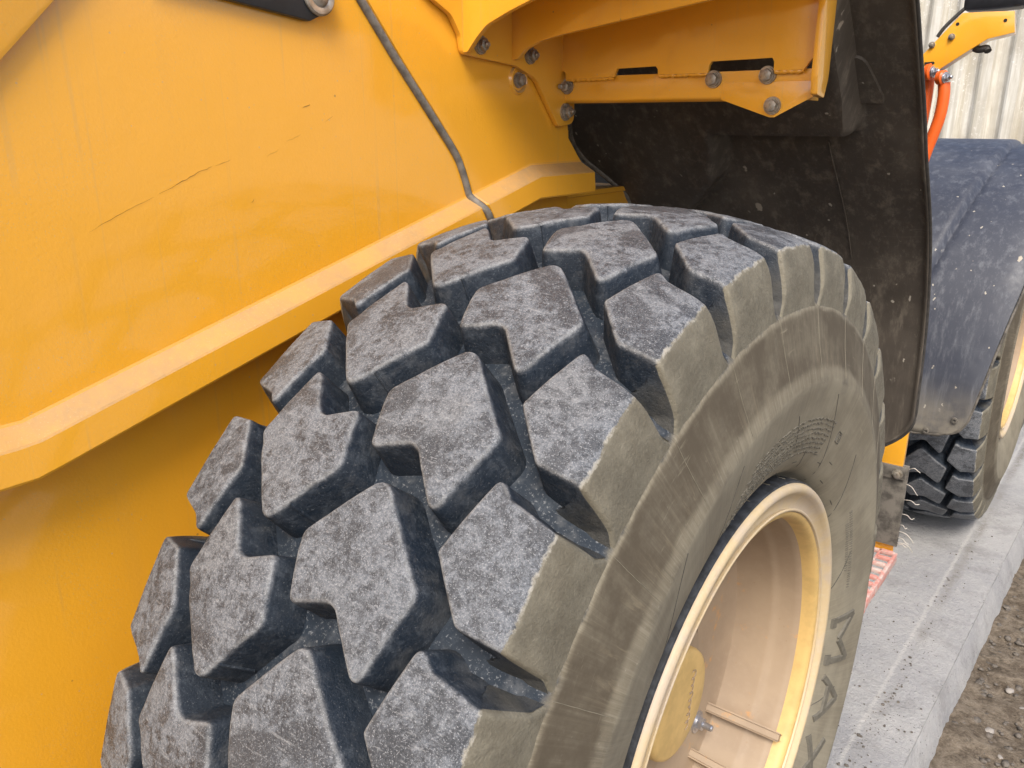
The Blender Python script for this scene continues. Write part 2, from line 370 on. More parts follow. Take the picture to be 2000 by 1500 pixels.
def lathe(name,prof,mat,parent,center,segs=128,axis='X',auto=40,caps=False):
    """profile (x,r) turned about the X axis through center"""
    verts=[];faces=[];n=len(prof)
    for k in range(segs):
        a=2*math.pi*k/segs
        for x,r in prof: verts.append((x,-r*math.sin(a),r*math.cos(a)))
    for k in range(segs):
        k2=(k+1)%segs
        for i in range(n-1): faces.append((k*n+i,k*n+i+1,k2*n+i+1,k2*n+i))
    bm=bmesh.new(); me0=mesh(name,verts,faces); bm.from_mesh(me0); bpy.data.meshes.remove(me0)
    bmesh.ops.remove_doubles(bm,verts=bm.verts,dist=1e-6); bmesh.ops.dissolve_degenerate(bm,edges=bm.edges,dist=1e-6)
    o=link(name,fromb(name,bm,False),mat,parent,auto=auto); o.location=center; return o
def bolt(name,loc,direction,r,mat,parent,washer=1.5,stud=0.0):
    """hex bolt head on a washer; direction = way it points"""
    bm=bmesh.new()
    def cyl(r1,r2,z0,z1,n,rot=0):
        a=[bm.verts.new((r1*math.cos(2*math.pi*k/n+rot),r1*math.sin(2*math.pi*k/n+rot),z0)) for k in range(n)]
        b=[bm.verts.new((r2*math.cos(2*math.pi*k/n+rot),r2*math.sin(2*math.pi*k/n+rot),z1)) for k in range(n)]
        for k in range(n): bm.faces.new((a[k],a[(k+1)%n],b[(k+1)%n],b[k]))
        bm.faces.new(b); bm.faces.new(a[::-1])
    cyl(r*washer,r*washer*.97,-.002,.0035,24); cyl(r*1.22,r*1.18,.0035,.006,24)
    cyl(r,r,.006,.006+r*.62,6,.3); cyl(r,r*.8,.006+r*.62,.006+r*.74,6,.3)
    if stud: cyl(r*.5,r*.5,.006+r*.7,.006+r*.7+stud,12); cyl(r*.5,r*.36,.006+r*.7+stud,.006+r*.7+stud+r*.2,12)
    q=Vector(direction).to_track_quat('Z','Y').to_matrix()
    for v in bm.verts: v.co=q@v.co
    o=link(name,fromb(name,bm),mat,parent,auto=35); o.location=loc; return o

# ------------------------------------------------------------------ ground, pad, wall
def struct(o): o['kind']='structure'; return o
def ground():
    verts=[];faces=[]
    # fine patch beside the pad, coarse sheet to the horizon around it
    xs=list(np.concatenate([[-400,-60,-12],[ -4,-1],np.arange(0,1.6,.025),np.arange(1.6,3.2,.1),[4,6,9,14,30,80,400]]))
    ys=list(np.concatenate([[-400,-60,-15,-6,-3],np.arange(-1,4.2,.03),np.arange(4.2,6,.15),[7,9,14,30,80,400]]))
    from mathutils import noise as mn
    for y in ys:
        for x in xs:
            h=0
            if -.5<x<6 and -4<y<9:
                p=Vector((x,y,0)); h=.022*mn.noise(p*6)+.013*mn.noise(p*17)+.006*mn.noise(p*43)-.015*max(0,min(1,(x-.45)/.6))
                h+=.02*max(0,1-abs(x-.44)/.1)*(mn.noise(p*4)*.7)
            verts.append((x,y,GZ-.105+h))
    nx=len(xs)
    for j in range(len(ys)-1):
        for i in range(nx-1): faces.append((j*nx+i,j*nx+i+1,(j+1)*nx+i+1,(j+1)*nx+i))
    return struct(link('ground',mesh('ground',verts,faces),M['soil'],smooth=True))
ground()
def pad_edge(y): return .3215+.0248*y
def pad():
    from mathutils import noise as mn
    ys=list(np.arange(-4,7.6,.012)); verts=[];faces=[]
    prof=[(-6,0),(-2,0),(-.4,0),(0.0,0),(-.0,0)]
    for y in ys:
        e=pad_edge(y); p=Vector((0,y,0))
        ch=.003+.004*max(0,mn.noise(p*7))+.004*abs(mn.noise(p*28))+.004*abs(mn.noise(p*70))    # chipped arris
        w1=.002*mn.noise(p*12+Vector((5,0,0)))+.0015*mn.noise(p*60); w2=.004*mn.noise(p*9+Vector((9,0,0)))+.003*mn.noise(p*40)
        row=[(-7,GZ),(-1,GZ),(0,GZ),(e-.12,GZ),(e-ch-.012,GZ-.001),(e-ch,GZ-.003),(e-ch*.35,GZ-ch*.35),(e+w1,GZ-ch*1.1),(e+.018+w1,GZ-.05),(e+.034+w2,GZ-.10),(e+.045+w2,GZ-.22)]
        verts+=[(x,y,z) for x,z in row]
    n=11
    for j in range(len(ys)-1):
        for i in range(n-1): faces.append((j*n+i,j*n+i+1,(j+1)*n+i+1,(j+1)*n+i))
    return struct(link('concrete_pad',mesh('concrete_pad',verts,faces),M['concrete'],auto=28))
pad()
def stones():
    me=[]
    for s in range(4):
        bm=bmesh.new(); bmesh.ops.create_icosphere(bm,subdivisions=2,radius=1)
        for v in bm.verts: v.co*=1+rng.uniform(-.18,.18); v.co.z*=.62
        m=fromb('stone',bm); m.materials.append(M['stone']); m.shade_smooth(); me.append(m)
    spots=[(.62,2.02,.016),(.52,1.78,.012),(.57,1.70,.011),(.50,1.52,.014),(.545,1.42,.009),(.66,2.35,.013),(.60,1.95,.009),(.72,2.6,.015),(.56,2.25,.010),(.50,1.30,.010),(.80,2.2,.02),(.9,1.6,.02),(.62,1.2,.014)]
    labs=['smooth pale oval stone','small pale round stone']
    for i,(x,y,r) in enumerate(spots):
        o=bpy.data.objects.new('stone',me[i%4]); COL.objects.link(o); o.location=(x,y,GZ-.112+r*.35); o.scale=(r*1.3,r,r); o.rotation_euler=(0,0,i*1.3)
        o['label']='pale pebble lying in the brown soil beside the concrete pad'; o['category']='stone'; o['group']='pebbles in the soil beside the pad'
    # crumbs of dirt scattered over the pad: nobody could count them
    bm=bmesh.new()
    def crumb(x,y,z,r):
        a=bmesh.ops.create_icosphere(bm,subdivisions=1,radius=r)['verts']
        s=(rng.uniform(.7,1.4),rng.uniform(.7,1.4),rng.uniform(.4,.8))
        for v in a: v.co=Vector((x+v.co.x*s[0]*rng.uniform(.8,1.2),y+v.co.y*s[1],z+v.co.z*s[2]))
    for i in range(300):
        y=rng.uniform(.75,3.0)**1; y=.75+(y-.75)*rng.uniform(.2,1)
        band=rng.random()<.45
        x=(.2135+.0152*y+rng.gauss(0,.018)) if band else rng.uniform(.02,.33)
        if x>pad_edge(y)-.02: continue
        crumb(x,y,GZ+.0015,abs(rng.gauss(.0,.0016))+.0010)
    o=link('dirt_crumbs',fromb('dirt_crumbs',bm),M['clod'],auto=60); o['kind']='stuff'; o['label']='dark crumbs of dirt and grit scattered over the concrete pad'; o['category']='grit'
    bm=bmesh.new()
    for i in range(900):
        y=rng.uniform(.9,3.6); x=pad_edge(y)+.05+abs(rng.gauss(0,.3))
        crumb(x,y,GZ-.108,abs(rng.gauss(.0,.006))+.002)
    o=link('soil_clods',fromb('soil_clods',bm),M['clod'],auto=60); o['kind']='stuff'; o['label']='loose clods of earth lying on the brown soil by the pad'; o['category']='soil'
stones()
def wall():
    root=bpy.data.objects.new('corrugated_wall',None); COL.objects.link(root); root.location=(-1.5,9.0,GZ-.1)
    root['label']='pale weathered corrugated metal wall standing behind the loader'; root['category']='wall'
    ang=R_(-3); pw=1.08; pitch=.27
    for k in range(-5,24):
        verts=[];faces=[]; n=49
        for i in range(n):
            x=(k+i/(n-1))*pw; ph=(x/pitch)%1.0
            d=.0 if ph<.30 else ((ph-.30)/.14 if ph<.44 else (1 if ph<.86 else 1-(ph-.86)/.14))
            for z in (0,1.2,2.4,3.6): verts.append((x,-.075*d-(.004 if k%2 else 0),z))
        for i in range(n-1):
            for j in range(3): faces.append((i*4+j,(i+1)*4+j,(i+1)*4+j+1,i*4+j+1))
        o=link('sheet_panel',mesh('sheet_panel',verts,faces),M['wall'],auto=25); o.parent=root
        o.rotation_euler=(0,0,ang)
wall()

# ------------------------------------------------------------------ the loader
L=bpy.data.objects.new('wheel_loader',None); COL.objects.link(L); L.location=(-1.3,1.4,GZ)
L['label']='dusty yellow wheel loader with black mudguards and worn lugged tyres'; L['category']='loader'

# ---- tyre -----------------------------------------------------------------
RT=0.80; NL=29; PD=360.0/NL
def crown(x): return RT-.0555*(x/.3)**2
SC_=.2475
def S_surface(s):
    """outer surface of a shoulder lug: arc length s -> (x,r), normal (nx,nr)"""
    e0=(SC_,crown(SC_)); d=np.array([.0145,-.082]); d/=np.linalg.norm(d); nb=np.array([-d[1],d[0]])
    w=.007
    def A(s): return np.array([s,crown(s)]),np.array([0.0,1.0])
    def B(s): return np.array(e0)+d*(s-SC_)+nb*(.004*math.sin(math.pi*min(1,max(0,(s-SC_)/.085)))),nb
    t=(s-(SC_-w))/(2*w)
    if t<=0: return A(s)
    if t>=1: return B(s)
    a,na=A(SC_-w); b,nb2=B(SC_+w); c=np.array(e0)
    p=(1-t)**2*a+2*t*(1-t)*c+t*t*b; nn=(1-t)*na+t*nb2; return p,nn/np.linalg.norm(nn)
def block_mesh(name,poly,rad,shoulder=False,mirror=False,sipe=None):
    """poly: (x or s , theta deg); rings give draft and a worn edge; returned mesh is at k=0"""
    P2=[(x,R_(t)*RT) for x,t in poly]
    out=fillet(P2,rad,5); n=len(out)
    area=sum(out[i][0]*out[(i+1)%n][1]-out[(i+1)%n][0]*out[i][1] for i in range(n))
    if area<0: out=out[::-1]
    # densify
    dn=[]
    for i in range(n):
        a=np.array(out[i]); b=np.array(out[(i+1)%n]); m=max(1,int(np.linalg.norm(b-a)/.012))
        for k in range(m): dn.append(a+(b-a)*k/m)
    n=len(dn); nor=[]
    for i in range(n):
        t=dn[(i+1)%n]-dn[i-1]; t/=np.linalg.norm(t)+1e-12; nor.append(np.array([t[1],-t[0]]))
    for _ in range(2): nor=[(nor[i-1]+2*nor[i]+nor[(i+1)%n])/4 for i in range(n)]
    rings=[(.0130,.070,0.0),(.0085,.046,.05),(.0048,.026,.2),(.0018,.0080,.45),(.0004,.0035,.62),(-.0012,.0012,.78),(-.0034,.0002,.93),(-.0065,.0,1.0)]
    bm=bmesh.new(); wl=bm.verts.layers.float.new('wear'); al=bm.verts.layers.float.new('arc'); prev=None
    for off,dep,w in rings:
        cur=[]
        for i in range(n):
            q=dn[i]+nor[i]*off; dd=dep
            if shoulder and q[0]>SC_:     # groove runs out towards the end of the lug
                f=max(0,min(1,(q[0]-SC_)/.085)); dd=dep*(1-.72*f)
                if q[0]>.340: dd=dep*.28+.006*(q[0]-.340)/.02
                if w>.5: dd=dep
            v=bm.verts.new((q[0],q[1],-dd)); v[wl]=w; cur.append(v)
        if prev:
            for i in range(n): bm.faces.new((prev[i],prev[(i+1)%n],cur[(i+1)%n],cur[i]))
        prev=cur
    top=bm.faces.new(prev)
    if sipe:
        a=np.array(P2[sipe[0]]); b=np.array(P2[sipe[1]]); m_=a+(b-a)*sipe[2]; d=(b-a)/np.linalg.norm(b-a); no=np.array([d[1],-d[0]])
        if no@(m_-np.mean(P2,axis=0))<0: no=-no
        q=[]
        for off,dep in ((.0014,.003),(.0040,.020),(.0090,.046)):
            for wd,of in ((-.0022,-.001),(-.0010,.0016),(.0010,.0016),(.0022,-.001)):
                g=m_+d*wd+no*(off+of); v=bm.verts.new((g[0],g[1],-dep)); v[wl]=.05; q.append(v)
        for r_ in range(2):
            for k_ in range(3): bm.faces.new((q[r_*4+k_],q[r_*4+k_+1],q[r_*4+k_+5],q[r_*4+k_+4]))
    xs=[v.co.x for v in prev]; ts=[v.co.y for v in prev]
    def cut(co,no):
        fs=[f for f in bm.faces if all(abs(v.co.z)<1e-4 for v in f.verts)]
        g=set(fs)|{e for f in fs for e in f.edges}|{v for f in fs for v in f.verts}
        bmesh.ops.bisect_plane(bm,geom=list(g),plane_co=co,plane_no=no,dist=1e-5)
    t=min(ts)+.015
    while t<max(ts)-.006: cut((0,t,0),(0,1,0)); t+=.018
    x=min(xs)+.012
    while x<max(xs)-.005:
        cut((x,0,0),(1,0,0)); x+=(.0045 if shoulder and SC_-.014<x<SC_+.010 else .018)
    from mathutils import noise as mn
    sd_=hash(name)%97
    for v in bm.verts:
        s,t,z=v.co
        w=v[wl]
        if abs(z)<1e-4 and w<.01: v[wl]=1.0
        jz=.0013*mn.noise(Vector((s*38,t*38,3+len(name))))+.0007*mn.noise(Vector((s*110,t*110,9)))
        th=t/RT; v[al]=s
        if shoulder:
            p,nn=S_surface(s)
            if z<-.002:
                u=max(0,min(1,(s-(SC_-.045))/.10)); u=u*u*(3-2*u); nw=np.array([u,1-u*.85]); nn=nw/np.linalg.norm(nw)
            p=p+nn*(z+jz*(1 if w>.5 or w<.01 else .3)); x,r=p
            if s>SC_+.002 and v[wl]>.5: v[wl]=1.0
        else: x=s; r=crown(s)+z+jz
        if mirror: x=-x; th=-th
        v.co=Vector((x,-r*math.sin(th),r*math.cos(th)))
    bmesh.ops.triangulate(bm,faces=[f for f in bm.faces if len(f.verts)>4])
    bmesh.ops.recalc_face_normals(bm,faces=bm.faces)
    me=bpy.data.meshes.new(name); bm.to_mesh(me); bm.free()
    me.materials.append(M['lug'] if shoulder else M['tread']); me.shade_smooth(); me.set_sharp_from_angle(angle=R_(48)); return me
TC=15.30         # the tread is point-symmetric about (0,TC)
C1=[(.0215,16.55),(-.0010,11.75),(.0640,5.75),(.1540,12.55),(.1300,19.75),(.0735,15.15)]
SH=[(.1530,9.25),(.1760,2.75),(.1955,4.05),(.2480,4.95),(.3160,4.50),(.3340,15.6-PD+.42),(.3640,15.6-PD+.02),(.3640,15.6-.02),(.3340,15.6-.42),(.3160,14.25),(.2470,13.55),(.1990,13.35)]
ME_C=block_mesh('center_block',C1,[.008,.014,.018,.015,.010,.020])
ME_S=block_mesh('shoulder_block',SH,[.010,.014,.014,.006,.02,.006,0,0,.006,.02,.006,.012],True)
ME_Cm=block_mesh('center_block_b',C1,[.008,.014,.018,.015,.010,.020],mirror=True,sipe=(2,1,.36))
ME_Sm=block_mesh('shoulder_block_b',SH,[.010,.014,.014,.006,.02,.006,0,0,.006,.02,.006,.012],True,mirror=True)
CARC=[(-.258,.412),(-.285,.556),(-.287,.572),(-.2632,.6765),(-.2575,.6815),(-.243,.690),(-.222,.708),(-.2,.724),(-.17,.7315),(-.1,.743),(0,.749),(.1,.743),(.17,.7315),(.2,.724),(.222,.708),(.243,.690),
 (.2575,.6815),(.2632,.6765),(.2662,.664),(.274,.628),(.2812,.600),(.2848,.5855),(.2876,.5745),(.2878,.5705),(.2862,.5600),(.2836,.545),(.2800,.525),(.2755,.502),(.2700,.478),(.2630,.455),(.2540,.436),(.2430,.423),(.2330,.4160),(.2260,.4130),(.2220,.408),(.20,.408),(-.258,.412)]
def tyre(center,label,blocks=True):
    t=lathe('tyre',CARC,M['side'],L,center,segs=180,auto=38)
    t['label']=label
    for me,nm in ((ME_C,'tread_block'),(ME_S,'shoulder_lug'),(ME_Cm,'tread_block'),(ME_Sm,'shoulder_lug')):
        mir=me in (ME_Cm,ME_Sm)
        for k in range(NL):
            o=bpy.data.objects.new(nm,me); COL.objects.link(o); o.parent=t
            o.rotation_euler=(R_(k*PD+(2*TC if mir else 0)),0,0)
    return t
T1=tyre((0,0,0),'rear tyre with chunky worn lugs, grey tread and dusty brown sidewall')
T2=tyre((0,2.95,0),'front tyre of the loader, half hidden under its mudguard')
T2.rotation_euler=(R_(5),0,0)

# ---- sidewall marks on the rear tyre ----------------------------------------
SWP=[p for p in CARC if p[0]>.25 and p[1]<.68][0:]
def sw_x(r):
    pts=sorted([(b,a) for a,b in CARC[17:33]])
    return float(np.interp(r,[p[0] for p in pts],[p[1] for p in pts]))
def sw(r,th,h=0.0): return (sw_x(r)+h,-r*math.sin(th),r*math.cos(th))
def sw_strip(bm,pts,w,h):
    """raised bar along (r,theta) points on the sidewall"""
    rows=[]
    for i,(r,t) in enumerate(pts):
        a=pts[max(i-1,0)]; b=pts[min(i+1,len(pts)-1)]
        d=np.array([b[0]-a[0],(b[1]-a[1])*r]); d/=np.linalg.norm(d)+1e-9; nn=np.array([-d[1],d[0]])
        row=[]
        for off,hh in ((-w/2,-.001),(-w*.3,h),(w*.3,h),(w/2,-.001)):
            rr=r+nn[0]*off; tt=t+nn[1]*off/r; row.append(bm.verts.new(sw(rr,tt,hh)))
        rows.append(row)
    for a,b in zip(rows,rows[1:]):
        for k in range(3): bm.faces.new((a[k],a[k+1],b[k+1],b[k]))
    bm.faces.new(rows[0]); bm.faces.new(rows[-1][::-1])
def lin(a,b,n=10): return [(a[0]+(b[0]-a[0])*k/n,a[1]+(b[1]-a[1])*k/n) for k in range(n+1)]
def sidewall_part(name,strokes,w,h,mat):
    bm=bmesh.new()
    for s in strokes: sw_strip(bm,s,w,h)
    o=link(name,fromb(name,bm),mat,None); o.parent=T1; return o
# mould lines
for a,b,w in (((.553,R_(-20)),(.418,R_(-34)),.0022),((.515,R_(-46)),(.408,R_(-60)),.0022),((.530,R_(-3)),(.480,R_(-7)),.0022),((.480,R_(-75)),(.408,R_(-88)),.0022),((.46,R_(-16)),(.43,R_(-19)),.002),((.57,R_(34)),(.41,R_(47)),.0020),((.55,R_(18)),(.43,R_(25)),.0016),((.50,R_(-112)),(.42,R_(-118)),.002)):
    sidewall_part('mould_line',[lin(a,b)],w,.0006,M['mark'])
for r,t in ((.455,-24),(.447,-30),(.44,-14),(.436,-52),(.433,-40),(.428,2),(.425,-8),(.46,-36)):
    sidewall_part('mould_tick',[lin((r,R_(t-1.2)),(r-.001,R_(t+1.2)),4)],.0014,.0006,M['mark'])
# raised letters  M A X A M reading clockwise, tops outwards
G={'M':[[(0,0),(0,1)],[(0,1),(.5,.35)],[(.5,.35),(1,1)],[(1,1),(1,0)],[(-.08,0),(.16,0)],[(.84,0),(1.08,0)]],
   'A':[[(0,0),(.5,1)],[(.5,1),(1,0)],[(.2,.36),(.8,.36)]],
   'X':[[(0,0),(1,1)],[(0,1),(1,0)]]}
def letters(text,th0,r0,h,wid,gap,sw_=.0055):
    th=th0
    for ch in text:
        st=[]
        for a,b in G[ch]:
            st.append([(r0+(a[1]+(b[1]-a[1])*k/6)*h,th-R_((a[0]+(b[0]-a[0])*k/6)*wid)) for k in range(7)])
        sidewall_part('raised_letter',st,sw_*3.0,.0032,M['mark2'])
        th-=R_(wid+gap)
letters('MAXAM',R_(-94),.450,.066,11.0,4.2)
# moulded small print: rows of tiny illegible strokes
st=[]
for row in range(8):
    r=.512-.0078*row; t=-26.0+row*.3
    while t<16+row*.8-(7-row)*.5:
        w=rng.uniform(.25,.6)
        if rng.random()<.86:
            st.append([(r+rng.uniform(-.0016,.0016),R_(t)),(r+rng.uniform(-.0022,.0022),R_(t+w*.9))])
        t+=w
sidewall_part('small_print',st,.0019,.0013,M['mark2'])['kind']='stuff'
st=[]
for row,(r,t0,t1) in enumerate(((.478,-62,-86),(.466,-65,-80))):
    t=t0
    while t>t1:
        w=rng.uniform(.4,.9); st.append([(r-.004,R_(t)),(r+.004,R_(t-w*.4))]); t-=w
sidewall_part('small_print',st,.0015,.0011,M['mark2'])['kind']='stuff'
q=[(.505,R_(-30)),(.505,R_(-32.4)),(.488,R_(-32.8)),(.488,R_(-30.3)),(.505,R_(-30))]
sidewall_part('moulded_mark',[q,[(.490,R_(-30.8)),(.502,R_(-31)),(.502,R_(-32)),(.496,R_(-31.6)),(.491,R_(-32.2))]],.0018,.001,M['mark'])
# casting hairlines down from each groove end
for k in range(-6,7):
    th=R_(15.6+k*PD); st=[]
    r=.674; t=th; pts=[(r,t)]
    for j in range(10):
        r-=.0095; t+=rng.uniform(-.0006,.0006); pts.append((r,t))
    sidewall_part('mould_seam',[pts],.0010,.0004,M['wallrub'])

# ---- wheel rim ----------------------------------------------------------------
RIMP=[(.238,.390),(.2400,.4035),(.2540,.4050),(.2590,.4020),(.2612,.3980),(.2612,.3935),(.2590,.3895),(.2540,.3865),(.2480,.3810),(.2455,.3740),(.2450,.3650),(.2470,.3610),(.2495,.3590),(.2512,.3580)]
LIP=[(.2512,.3580),(.2514,.3555),(.2500,.3515),(.2465,.3475),(.2380,.3455),(.2250,.3440)]
BARR=[(.2250,.3440),(.2200,.3400),(.2120,.3385),(.1980,.3375),(.1900,.3360),(.1800,.3345),(.1775,.3320),(.1700,.3315),(.1250,.3260),(.1080,.3200),(.1010,.3050),(.1000,.1650)]
def rim(center,full=True):
    r=lathe('rim',RIMP,M['rim_edge'],L,center,segs=160,auto=50)
    r['label']='yellow wheel rim flange coated in pale dust'
    def sub(name,prof,mat,segs=128,auto=45):
        o=lathe(name,prof,mat,None,(0,0,0),segs=segs,auto=auto); o.parent=r; return o
    sub('barrel',BARR,M['rim']); sub('inner_lip',LIP,M['ring'])
    sub('bead_ring',[(.2180,.3960),(.2190,.4085),(.2440,.4088),(.2515,.4075),(.2535,.4040)],M['black_band'])
    sub('lock_ring',[(.2490,.3625),(.2535,.3640),(.2550,.3620),(.2545,.3600),(.2500,.3590)],M['rim_edge'])
    if not full: 
        sub('hub_cap',[(.06,.17),(.12,.12),(.13,.0)],M['rim']); return r
    sub('hub_housing',[(.0900,.1500),(.1080,.1480),(.1140,.1400),(.1160,.1000),(.1160,.05)],M['rim'])
    sub('hub_cap',[(.1100,.0980),(.1420,.0960),(.1490,.0930),(.1520,.0860),(.1530,.0500),(.1535,.0)],M['ring'])
    # cursive squiggle cast on the cap (illegible in the photograph)
    pts=[]
    for k in range(80):
        u=k/79; a=u*2*math.pi*8; pts.append(Vector((.1545,.062+(-.0045*math.cos(a))*(.9 if int(u*8)%3 else 1.6)-.026-.016*u,.050-.105*u+.004*math.sin(a))))
    sq=tube('cast_script',pts,.0009,M['rim'],None,6); sq.parent=r
    for a in (-127,-145,150,60):
        bm=bmesh.new(); bmesh.ops.create_cube(bm,size=1)
        for v in bm.verts:
            x=.085+(v.co.x+.5)*.150; rr=.296+(v.co.z+.5)*.050; y=v.co.y*.012
            if v.co.x>0 and v.co.z<0: rr+=.024
            if v.co.x<0 and v.co.z<0: rr-=.008
            t=R_(a); v.co=Vector((x,-rr*math.sin(t)+y*math.cos(t),rr*math.cos(t)+y*math.sin(t)))
        bev(bm,.003); o=link('rib',fromb('rib',bm),M['rim'],None,auto=35); o.parent=r
    for k in (0,5,6,7):
        t=R_(-134+45*k); o=bolt('wheel_stud',(.1005,-.262*math.sin(t),.262*math.cos(t)),(1,0,0),.013,M['zinc'],None,1.7,.016); o.parent=r
    for k,t in enumerate((-150,100)):
        t=R_(t); o=bolt('hub_bolt',(.112,-.118*math.sin(t),.118*math.cos(t)),(1,0,0),.012,M['rim'],None,1.3); o.parent=r
    # short pale moulding ticks across the black bead
    for a in range(-60,150,9):
        t=R_(a+rng.uniform(-2,2)); 
        bm=bmesh.new(); bmesh.ops.create_cube(bm,size=1)
        for v in bm.verts:
            x=.236+v.co.x*.012; rr=.4088+v.co.z*.0012; y=v.co.y*.0014; v.co=Vector((x,-rr*math.sin(t)+y*math.cos(t),rr*math.cos(t)+y*math.sin(t)))
        o=link('bead_tick',fromb('bead_tick',bm),M['wallrub'],None); o.parent=r
    return r
rim((0,0,0)); rim((0,2.95,0),False)

# ---- body side ------------------------------------------------------------------
BX=-.360
def zT(y): return float(np.interp(y,[-9,-.71,.262,9],[.590,.590,.836,.836]))
SEAM=[(1.9,-.62),(1.40,-.40),(1.22,-.262),(1.087,-.157),(1.013,-.093),(.931,-.017),(.864,.045),(.825,.066),(.792,.078),(.760,.098),(.70,.135)]
def seam_y(z):
    a=sorted(SEAM); return float(np.interp(z,[p[0] for p in a],[p[1] for p in a]))
# cross-section rows: (height relative to T line or absolute, x)
ROWS=[('a',1.90,BX-.03),('a',1.5,BX-.012),('a',1.25,BX-.003),('a',1.10,BX),('a',1.0,BX),('a',.93,BX),('m',.5,BX),('t',.003,BX),('t',-.0005,BX+.0012),('t',-.019,BX+.0248),('t',-.0218,BX+.0266),('t',-.060,BX+.0270),('t',-.063,BX+.0256),('t',-.064,BX+.020),('t',-.064,BX-.085)]
def rowz(kind,v,y):
    if kind=='a': return v
    if kind=='m': return zT(y)+.003+(.93-zT(y)-.003)*v
    return zT(y)+v
def panel(name,y0f,y1f,mat,parent,ny=60,edge=.03):
    verts=[];nr=len(ROWS)
    cols=ny+1
    for kind,v,x in ROWS:
        # find end points on this row
        def solve(f):
            y=0.0
            for _ in range(30): y=f(rowz(kind,v,y))
            return y
        a,b=solve(y0f),solve(y1f)
        for i in range(cols):
            y=a+(b-a)*i/ny; verts.append((x,y,rowz(kind,v,y)))
    faces=[]
    for r in range(nr-1):
        for i in range(ny): faces.append((r*cols+i,(r+1)*cols+i,(r+1)*cols+i+1,r*cols+i+1))
    # folded returns along both ends
    base=len(verts)
    for side,i in ((0,0),(1,ny)):
        st=len(verts)
        for r in range(nr):
            x,y,z=verts[r*cols+i]; sgn=-1 if side==0 else 1
            verts.append((x-.004,y+sgn*.004,z)); verts.append((x-edge,y+sgn*.005,z))
        for r in range(nr-1):
            q=[(r*cols+i,(r+1)*cols+i,st+2*(r+1),st+2*r),(st+2*r,st+2*(r+1),st+2*(r+1)+1,st+2*r+1)]
            for f in q: faces.append(f if side else f[::-1])
    return link(name,mesh(name,verts,faces),mat,parent,auto=17)
PA=panel('side_panel',lambda z:-2.2,lambda z:seam_y(z)-.006,PAINT,L,90)
def endB(z): return float(np.interp(z,[.70,.775,.805,.847,.884,.918,1.15,2],[.452,.457,.459,.430,.390,.384,.384,.384]))
PB=panel('side_panel',lambda z:seam_y(z)+.014,endB,PAINT,L,60)
PA['label']='large glossy yellow rear side panel with scratches'; PB['label']='yellow side panel next to the mudguard bracket'
# rubber edge trim along the seam
pts=[(BX+.002,seam_y(z)-.004,z) for z in np.linspace(1.5,.800,26)]
def on_panel(y,z):   # x of the pressed sill surface at (y,z)
    d=z-zT(y); return float(np.interp(d,[-.064,-.060,-.0218,-.019,-.0005,.003],[BX+.020,BX+.027,BX+.0266,BX+.0248,BX+.0012,BX]))
pts=[(on_panel(seam_y(z)-.004,z)+.002,seam_y(z)-.003,z) for z in np.linspace(1.5,.742,34)]
tube('seam_trim',pts,.0068,M['rubber'],L,8)
# dark sheet added behind the seam; its colour gives the gap its shade
box('dark_backing',(BX-.16,-.7,-.55),(BX-.12,.36,1.85),M['dark'],L,0)
# recessed lower frame plate under the sill
lp=plate('frame_plate',[(-2.2,-.62),(.30,-.62),(.44,-.3),(.44,.9),(-2.2,.60)],0,BX-.050,BX-.032,PAINT,L,.004)
lp['label']='recessed lower yellow frame plate behind the tyre'
# raised access door at the upper left with a slanted edge
plate('access_door',fillet([(-2.15,.66),(-.95,.70),(-.585,1.058),(-.10,1.545),(-.30,1.86),(-2.15,1.86)],[.02,.05,.02,.05,.03,.03]),0,BX-.01,BX+.014,PAINT,L,.008)
# top of the hood and the far side, so that the machine is a closed volume
bm=bmesh.new(); bmesh.ops.create_cube(bm,size=1)
for v in bm.verts: v.co=Vector((-1.26+v.co.x*1.64,-.95+v.co.y*2.50,1.42+v.co.z*1.02))
bev(bm,.06,3); link('hood',fromb('hood',bm),PAINT,L,auto=40)
# cab and centre frame ahead of the mudguard
bm=bmesh.new(); bmesh.ops.create_cube(bm,size=1)
for v in bm.verts: v.co=Vector((-1.45+v.co.x*1.40,1.40+v.co.y*1.40,1.50+v.co.z*2.0))
bev(bm,.05,2); link('cab',fromb('cab',bm),M['dark'],L,auto=40)
box('centre_frame',(-1.7,.45,-.35),(-.62,2.4,.50),M['dark'],L,.02)
box('front_frame',(-1.7,2.2,-.45),(-.55,4.0,.55),PAINT,L,.03)
# frame rail visible behind the end of the side panel
box('frame_rail',(-.56,.36,.690),(-.44,.80,.752),PAINT,L,.004)
box('rail_flange',(-.56,.36,.752),(-.435,.80,.764),PAINT,L,.002)
for k in range(5):
    tube('hydraulic_hose',[(-.60-.02*k,.44+.05*k,.62),(-.56-.01*k,.50+.05*k,.82),(-.60,.58+.05*k,.90),(-.66,.66+.04*k,1.0)],.014,M['dark'],L,8)
# black latch bar and its bolt
lb=plate('latch_bar',fillet([(-.50,1.075),(-.262,1.0485),(-.222,1.066),(-.222,1.12),(-.50,1.14)],[.005,.010,.016,.014,.005]),0,BX+.001,BX+.012,M['glassblack'],L,.003)
o=lathe('latch_washer',[(.0,.026),(.003,.026),(.0055,.0235),(.0055,.017),(.004,.015),(.0065,.012),(.0065,.0)],M['steel'],None,(0,0,0),40)
o.parent=lb; o.location=(BX+.0125,-.246,1.082)
